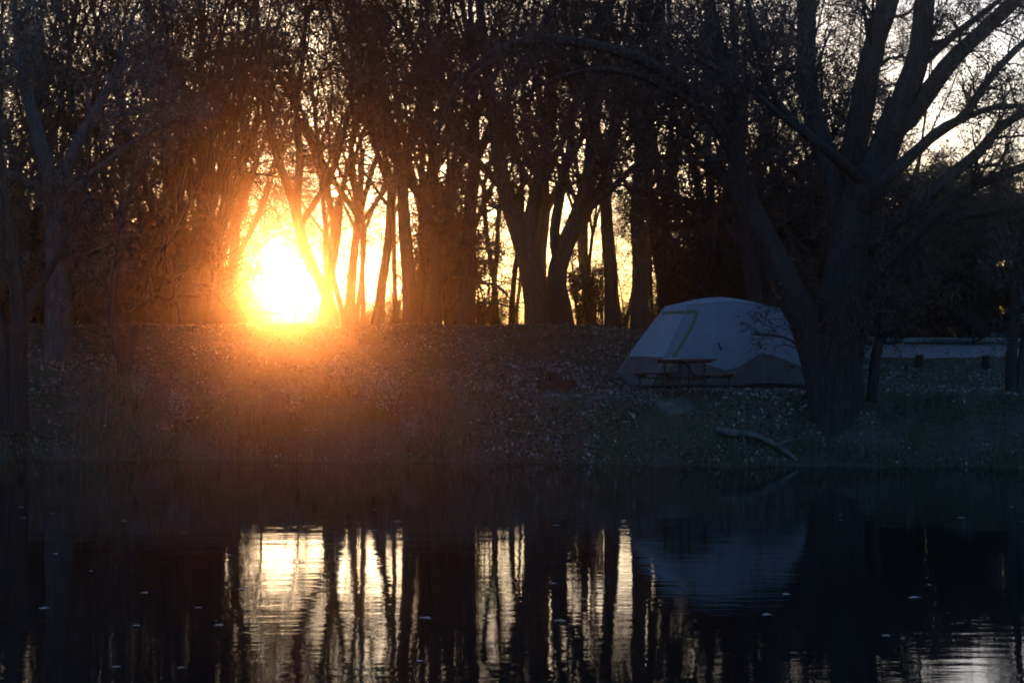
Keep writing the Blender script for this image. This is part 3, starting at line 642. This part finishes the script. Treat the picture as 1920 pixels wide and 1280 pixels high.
def make_tent():
    th = math.radians(18); e = np.array((math.cos(th), math.sin(th), 0)); nrm = np.array((-math.sin(th), math.cos(th), 0))
    A = np.array((3.12, 39.95, 0)); gz = float(hgt(4.6, 40.9)) + .01
    root = empty('camping_tent', (A[0], A[1], gz), 'large grey dome tent with lime zip trim and dark skirt', 'tent', rz=th)
    Lh, Wd = 4.28, 2.5
    # local frame: x along the front, y to the back, z up
    def front_top(u):        # eave point along u in 0..1
        x = 1.19 + u * (3.5 - 1.19); z = 1.87 + .11 * (1 - abs(2 * u - .95) ** 1.5) - .04 * u
        return np.array((x, .55 + .06 * math.sin(math.pi * u), z))
    def front(u, v):
        b = np.array((u * Lh, .0 - .05 * math.sin(math.pi * u), .015 + .07 * max(0, math.sin(math.pi * (u - .35) / .65)) ** 2)); t = front_top(u)
        p = b * (1 - v) + t * v
        p[1] += -.10 * math.sin(math.pi * v) * (.35 + .65 * math.sin(math.pi * u))    # fabric bellies out a little
        p[2] += .04 * math.sin(math.pi * v)
        # taut creases near the left corner and pole
        p[1] += .015 * math.sin(u * 40 + v * 9) * math.exp(-u * 9) + .012 * math.sin(v * 14 + u * 22) * math.exp(-abs(u - .66) * 16) * (1 - v)
        return p
    def mirror(p): return np.array((p[0], Wd - p[1], p[2]))
    def left(s, v):           # s 0 front .. 1 back
        a, b = front(0, v), mirror(front(0, v)); p = a * (1 - s) + b * s
        p[0] -= .09 * math.sin(math.pi * s) * (.3 + math.sin(math.pi * v) * .6); p[0] += .012 * math.sin(s * 30 + v * 12) * (1 - v); return p
    def right(s, v):
        a, b = front(1, v), mirror(front(1, v)); p = a * (1 - s) + b * s; p[0] += .07 * math.sin(math.pi * s) * (.3 + math.sin(math.pi * v)); return p
    def roof(u, s):
        a, b = front_top(u), mirror(front_top(u)); p = a * (1 - s) + b * s
        sb = math.sin(math.pi * s); p[2] += .13 * max(0, sb) ** .8 * max(0, math.sin(math.pi * min(1, max(0, u)))) ** .6
        p[0] += sb * (-.027 * (1 - u) ** 3 + .021 * u ** 3); return p
    def bf(u):                # top of the dark skirt on the front, as v
        h = np.interp(u, [0, .25, .42, .50, .665, .80, .97, 1], [.345, .27, .18, .20, .36, .31, .20, .19]); return float(h)
    def grid(fn, us, vs):
        V = np.array([[fn(a, c) for a in us] for c in vs]); nu, nv = len(us), len(vs)
        i = np.arange(nv - 1)[:, None] * nu + np.arange(nu - 1)[None]
        return V.reshape(-1, 3), np.stack([i, i + 1, i + nu + 1, i + nu], -1).reshape(-1, 4)
    us = np.linspace(0, 1, 60); v1 = np.linspace(0, 1, 22)
    # door panel boundary on the front: the lime line u(v)
    door_u = lambda v: float(np.interp(v, [0, .36, .72, .88, .93, 1], [.004, .045, .095, .10, .085, .07]))
    def sect(lo, hi): return lambda a, c: front(a, lo(a) * (1 - c) + hi(a) * c)
    fl = MB(); fl.add(*grid(sect(bf, lambda a: 1.0), us, v1)); fl.add(*[x for x in grid(lambda a, c: mirror(sect(bf, lambda q: 1.0)(a, c)), us, v1)])
    fl.add(*grid(lambda s, c: right(s, .2 + .8 * c), np.linspace(0, 1, 20), v1))
    fl.build('fly', M['fly'], root)
    ls = MB(); ls.add(*grid(lambda s, c: left(s, .345 + .655 * c), np.linspace(0, 1, 24), v1)); ls.build('side_panel', M['fly_lit'], root)
    rf = MB(); rf.add(*grid(roof, us, np.linspace(0, 1, 20))); rf.build('roof_panel', M['fly_lit'], root)
    sk = MB(); v2 = np.linspace(0, 1, 12); sk.add(*grid(sect(lambda a: .0, bf), us, v2)); sk.add(*grid(lambda a, c: mirror(sect(lambda q: 0., bf)(a, c)), us, v2))
    sk.add(*grid(lambda s, c: left(s, .345 * c), np.linspace(0, 1, 24), v2)); sk.add(*grid(lambda s, c: right(s, .2 * c), np.linspace(0, 1, 20), v2))
    sk.build('skirt', M['skirt'], root)
    gs = MB(); r0 = []
    for q in range(4):
        cx, cy = ((-.02, -.06), (Lh + .02, -.06), (Lh + .02, Wd + .06), (-.02, Wd + .06))[q]; r0.append((cx, cy))
    ring = np.array([(*p, -.02) for p in r0] + [(*p, .055) for p in r0])
    gs.add(ring, [[0, 1, 5, 4], [1, 2, 6, 5], [2, 3, 7, 6], [3, 0, 4, 7], [4, 5, 6, 7]], 0, False); gs.build('groundsheet', M['black'], root)
    # lime zip trim: down the door edge on the front and across below the eave on the side
    def strip(path, wd, off):
        path = np.array(path); T = np.gradient(path, axis=0); T /= np.linalg.norm(T, axis=1, keepdims=True)
        nn = off / np.linalg.norm(off); S = np.cross(T, nn); S /= np.linalg.norm(S, axis=1, keepdims=True)
        V = np.stack([path - S * wd / 2 + nn * .012, path + S * wd / 2 + nn * .012], 1).reshape(-1, 3); n = len(path)
        i = np.arange(n - 1)[:, None] * 2; return V, (i + [[0, 1, 3, 2]])
    tr = MB()
    dv = np.linspace(.02, .90, 50)
    tr.add(*strip([front(door_u(v) + .02, v) for v in dv], .085, np.array((0, -1., .25))))
    tr.add(*strip([front(t, .905) for t in np.linspace(.005, .105, 14)], .085, np.array((0, -1., .25))))
    tr.add(*strip([left(s, .905) for s in np.linspace(.0, .9, 20)], .085, np.array((-1., 0, .4))))
    tr.build('zip_trim', M['lime'], root)
    # pole seams
    for pth in ([front(0., v) for v in np.linspace(0, 1, 20)], [front(1., v) for v in np.linspace(0, 1, 20)], [mirror(front(0., v)) for v in np.linspace(0, 1, 20)],
                [mirror(front(1., v)) for v in np.linspace(0, 1, 20)], [front_top(u_) for u_ in np.linspace(0, 1, 30)]):
        se = MB(); se.tube(pth, .013, 6); se.build('pole_sleeve', M['fly'], root)
    for u_ in (.335, .665):
        sm = MB(); sm.tube([front(u_, v) + (0, -.004, 0) for v in np.linspace(.02, 1, 24)], .006, 5); sm.build('seam', M['fly'], root)
    for (u_, v_) in ((.66, .44), (.36, .44)):
        p = front(u_, v_); g = MB(); g.add(np.array([(p[0] - .03, p[1] - .02, p[2] + .10), (p[0] + .03, p[1] - .02, p[2] - .06), (p[0] + .08, p[1] - .03, p[2] - .06), (p[0] - .01, p[1] - .03, p[2] + .11)]), [[0, 1, 2, 3]], 0, False)
        g.build('guy_tab', M['black'], root)
    # printed name on the skirt
    cu = bpy.data.curves.new('name_text', 'FONT'); cu.body = 'KELTY'; cu.size = .17; cu.extrude = .002; cu.space_character = 1.1
    to = bpy.data.objects.new('tmp', cu); COL.objects.link(to)
    dg = bpy.context.evaluated_depsgraph_get(); me = bpy.data.meshes.new_from_object(to.evaluated_get(dg)); bpy.data.objects.remove(to)
    me.materials.clear(); me.materials.append(M['teal'])
    for v in me.vertices:
        u_ = .165 + v.co.x / Lh; vv = .045 + v.co.y / 1.9; p = front(u_, vv); v.co = (p[0], p[1] - .012 - v.co.z, p[2])
    lo = bpy.data.objects.new('printed_name', me); COL.objects.link(lo); lo.parent = root
    mk = MB(); 
    pts = [front(.125 + .012 * math.cos(a), .085 + .028 * math.sin(a)) - (0, .014, 0) for a in np.linspace(0, 6.283, 10)[:-1]]
    mk.add(np.array(pts), [list(range(9))], 0, False); mk.build('printed_mark', M['teal'], root)
make_tent()

# ------------------------------------------------------------------ picnic table
M['redwood'] = simple('red_brown_board', [(.3, (.065, .016, .011)), (.7, (.12, .032, .022))], 6, .6, (1, 12, 12), .3)
M['steel'] = simple('dark_steel_pipe', [(.3, (.018, .015, .013)), (.7, (.04, .034, .03))], 12, .55, metal=.3)
def make_table():
    cx, cy = P(1284, 0, 39.0)[0], 39.0; gz = float(hgt(cx, cy))
    root = empty('picnic_table', (cx, cy, gz), 'red brown plank picnic table with two benches in front of the tent', 'table', rz=math.radians(-32))
    for k in range(5):           # local y runs along the boards
        b = MB(); b.box(((k - 2) * .152, 0, .735), (.145, 1.72, .04), bev=.006); b.build('tabletop_board', M['redwood'], root)
    for sx in (-1, 1):
        b = MB(); b.box((sx * .72, 0, .43), (.125, 1.66, .04), bev=.006); b.box((sx * .86, 0, .43), (.125, 1.66, .04), bev=.006); b.build('bench', M['redwood'], root)
    for c_, sz in [((0, sy, .69), (.70, .07, .048)) for sy in (-.62, 0, .62)] + [((sx, sy, .385), (.26, .07, .048)) for sx in (-.79, .79) for sy in (-.58, .58)]:
        b = MB(); b.box(c_, sz); b.build('cleat', M['redwood'], root)
    r = .022
    for sy in (-.60, .60):
        f = MB()
        for sx in (-.19, .19): f.tube(resample([(sx * .95, sy, .665), (sx, sy, .3), (sx, sy, .06), (sx * 1.25, sy, .0)], [r] * 4, 12)[0], r, 8)
        f.tube([(-.19, sy, .30), (.19, sy, .30)], r * .9, 8)
        f.tube([(-.80, sy, .345), (.80, sy, .345)], r * .9, 8)
        for sx in (-.80, .80): f.tube(resample([(sx, sy, .40), (sx, sy, .05), (sx * 1.05, sy, .0)], [r] * 3, 10)[0], r, 8)
        f.build('leg_frame', M['steel'], root)
        g = MB(); g.tube([(0, sy * .05, .665), (0, sy * .97, .32)], r * .75, 8); g.build('brace', M['steel'], root)
    # a thin stack of paper left on the boards
    R = rotz(math.radians(-32)); p = R @ np.array((-.12, -.42, 0)) + (cx, cy, 0)
    t = MB(); RR = rotz(math.radians(-12)); 
    for k in range(3): t.box((0, 0, .004 + k * .009), (.36 - k * .03, .27 - k * .02, .008), RR)
    t.build('folded_papers', simple('pale_paper', [(.3, (.3, .29, .28)), (.7, (.4, .39, .37))], 3, .7), loc=(p[0], p[1], gz + .757)); o = bpy.data.objects['folded_papers']
    tag(o, 'thin flat stack of pale papers lying on the picnic table', 'papers')
make_table()

# ------------------------------------------------------------------ fire pit
def make_pit():
    g = ghit(1044, 734); z = float(hgt(g[0], g[1] + .3))
    root = empty('fire_pit', (g[0], g[1] + .32, z), 'low rusty steel fire ring with a raised cooking grate beside the tent', 'fire pit', rz=math.radians(6))
    rust = simple('rusty_steel', [(.3, (.016, .010, .008)), (.7, (.04, .025, .018))], 7, .8, bump=.3)
    b = MB(); w_, dp, hh, t = .80, .66, .20, .012
    b.box((0, -dp / 2, hh / 2 - .02), (w_, t, hh + .04)); b.box((0, dp / 2, hh / 2 - .02), (w_, t, hh + .04)); 
    b.box((-w_ / 2 + t / 2, 0, hh / 2 - .02), (t, dp - 2 * t, hh + .035)); b.box((w_ / 2 - t / 2, 0, hh / 2 - .02), (t, dp - 2 * t, hh + .035)); b.build('ring_wall', rust, root)
    gr = MB(); x0, x1 = -.34, .16
    for k in range(12): xx = x0 + (x1 - x0) * k / 11; gr.tube([(xx, -.27, .37), (xx, .27, .37)], .008, 6)
    for yy in (-.27, .27, 0): gr.tube([(x0 - .02, yy, .362), (x1 + .02, yy, .362)], .012, 6)
    gr.build('grate', M['steel'], root)
    for xx in (x0, -.08, x1):
        for yy in (-.27, .27):
            p = MB(); p.box((xx, yy, .19), (.035 if xx != -.08 else .12, .012, .34)); p.build('grate_post', rust, root)
    h = MB(); h.tube([(x0 - .02, -.2, .37), (x0 - .10, -.22, .38), (x0 - .12, -.22, .375)], .012, 6); h.build('handle', M['steel'], root)
    a = MB(); rr = np.random.default_rng(3)
    for k in range(5):
        q = rr.uniform(-.25, .25, 2); an = rr.uniform(0, 3.1); a.tube([(q[0] - .2 * math.cos(an), q[1] * .8 - .2 * math.sin(an), .06 + .03 * k), (q[0] + .2 * math.cos(an) * .6, q[1] * .8 + .2 * math.sin(an) * .6, .08 + .03 * k)], .035, 7)
    o = a.build('charred_logs', M['black'], root)
make_pit()

# ------------------------------------------------------------------ posts, rail, driftwood
M['post'] = simple('weathered_post', [(.3, (.010, .009, .007)), (.7, (.026, .022, .018))], 10, .9, (1, 1, .2), .6)
for (px, py, lb) in ((1724, 690, 'short dark wooden bollard in the grass by the road, nearer the big tree'), (1849, 691, 'short dark wooden bollard in the grass by the road, nearer the right edge')):
    g = ghit(px, py, 42, 60)
    root = empty('bollard', g, lb, 'bollard', 'bollards along the gravel road')
    b = MB(); n = 16; V = []
    for zz, rr in ((-.1, .112), (.28, .108), (.325, .104), (.345, .088)):
        V += [(rr * math.cos(a) * (1 + .03 * math.sin(3 * a)), rr * math.sin(a), zz + (.012 * math.cos(a) if zz > .2 else 0)) for a in np.arange(n) * 2 * math.pi / n]
    fc = [[k * n + i, k * n + (i + 1) % n, (k + 1) * n + (i + 1) % n, (k + 1) * n + i] for k in range(3) for i in range(n)]
    b.add(V, fc); b.build('shaft', M['post'], root)
    c = MB(); c.add(np.array(V[-n:]) + (0, 0, .002), [list(range(n))], 0, False); c.build('end_grain', simple('cut_wood', [(.3, (.07, .055, .04)), (.7, (.12, .10, .075))], 14, .9), root)

rail = MB(); xs = np.linspace(10.6, 19.5, 24)
rail.tube([(x, 55.9 - .05 * (x - 10), float(hgt(15, 55.9)) + .13 - .006 * (x - 10)) for x in xs], [.09 + .003 * math.sin(x * 3) for x in xs], 14)
tag(rail.build('log_rail', simple('bleached_log', [(.3, (.22, .21, .20)), (.7, (.38, .37, .36))], 6, .85, (.2, 1, 1), .5)), 'long pale barrier log lying along the far edge of the road', 'barrier log')

M['drift'] = simple('driftwood', [(.3, (.045, .043, .04)), (.7, (.17, .16, .145))], 8, .9, (.3, 2, 2), 1.0)
def driftwood():
    pts = [(1345, 806, .22), (1362, 812, .20), (1395, 815, .22), (1425, 822, .18), (1455, 838, .10), (1478, 852, .06), (1497, 868, .0)]
    q = []
    for px, py, up in pts:
        g = ghit(px, py + up * 60); q.append(g + (0, 0, up * .6 + .03))
    Q, R = resample(q, [.05, .085, .075, .07, .06, .05, .035], 26)
    g0 = ghit(1420, 835)
    rr = np.random.default_rng(8); wob = 1 + .14 * rr.normal(size=(1, 26, 12)); root = empty('driftwood', g0, 'bleached driftwood limb lying on the bank below the big tree', 'driftwood')
    b = MB(); V, Fc = tubes((Q - g0)[None], R[None], 12, wob); b.add(V, Fc); b.add(V[:12], [list(range(11, -1, -1))]); b.build('limb', M['drift'], root)
    c = MB(); c.tube(resample([Q[17] - g0, Q[17] - g0 + (.25, .1, .12), Q[17] - g0 + (.75, .15, .16)], [.03, .02, .01], 10)[0], np.linspace(.03, .01, 10), 7); c.build('side_branch', M['drift'], root)
    d = MB(); d.tube(resample([Q[8] - g0, Q[8] - g0 + (.02, -.1, -.12), Q[8] - g0 + (-.02, -.35, -.33)], [.03, .02, .015], 8)[0], np.linspace(.03, .012, 8), 7)
    d.build('snag', M['drift'], root)
driftwood()
g = ghit(1394, 800); b = MB(); b.tube(resample([(0, 0, -.05), (.02, 0, .3), (-.01, .02, .55)], [.018] * 3, 10)[0], np.linspace(.022, .01, 10), 7)
tag(b.build('dead_stem', M['drift'], loc=g), 'thin upright dead stem behind the driftwood limb', 'stem')

# ------------------------------------------------------------------ leaves afloat
def float_leaf():
    th = np.linspace(0, 2 * np.pi, 31)[:-1]; r = .5 + .22 * np.abs(np.cos(2.5 * th)) ** .7 + .08 * np.cos(th)
    V = np.stack([r * np.cos(th), r * np.sin(th), .03 + .28 * r ** 2 * np.abs(np.sin(th)) ** 1.5], 1); b = MB()
    V = np.vstack([[0, 0, .02], V]); b.add(V, [[0, 1 + i, 1 + (i + 1) % 30] for i in range(30)], 0, True)
    return b.mesh('floating_leaf', M['afloat'])
FL = float_leaf(); rf = np.random.default_rng(77)
LP = [(112, 300), (130, 360), (290, 336), (692, 378), (303, 562), (1017, 440), (1280, 566), (505, 655), (800, 780), (245, 866), (760, 960), (645, 1190), (1010, 1197), (1350, 757), (1105, 860), (1215, 960)]
LP = [(a / 2.977, 850 + b_ / 2.977) for a, b_ in LP] + [(640 + a / 2.977, 850 + b_ / 2.977) for a, b_ in ((186, 313), (312, 381), (180, 432), (1060, 120), (1195, 402), (1185, 727), (460, 920), (440, 1158), (1215, 932), (330, 468))]
LP += [(1280 + a / 2.977, 850 + b_ / 2.977) for a, b_ in ((880, 343), (880, 371), (1840, 299), (1893, 377), (1372, 733), (1295, 806), (582, 789), (1132, 1019), (470, 903), (1548, 358))]
for i, (px, py) in enumerate(LP):
    Y = H * F / (py - 640); o = bpy.data.objects.new('floating_leaf', FL); COL.objects.link(o)
    o.location = ((px - 960) * Y / F, Y, .002); s = rf.uniform(.035, .075) * (1.5 if i == 3 else 1); o.scale = (s * rf.uniform(.8, 1.5), s, s * rf.uniform(.4, 1.2)); o.rotation_euler = (0, 0, rf.uniform(-.5, .5))
    tag(o, 'pale curled leaf floating on the dark water' if i != 3 else 'largest pale lobed leaf floating on the left of the dark water', 'leaf', 'leaves floating on the lake')

# ------------------------------------------------------------------ haze, added to stand in for lens glow around the sun
def haze(density, g):
    b = MB(); b.box((0, 60, 9.5), (200, 160, 24)); m = bpy.data.materials.new('sun_glow_haze'); m.use_nodes = True; nt = m.node_tree
    nt.nodes.remove(nt.nodes['Principled BSDF']); v = nt.nodes.new('ShaderNodeVolumePrincipled')
    v.inputs['Color'].default_value = (.95, .92, .9, 1); v.inputs['Density'].default_value = density; v.inputs['Anisotropy'].default_value = g
    nt.links.new(v.outputs[0], nt.nodes['Material Output'].inputs['Volume'])
    tag(b.build('haze', m), kind='stuff', label='thin haze added over the lake and wood for a glow around the sun')
haze(0.0010, 0.974)
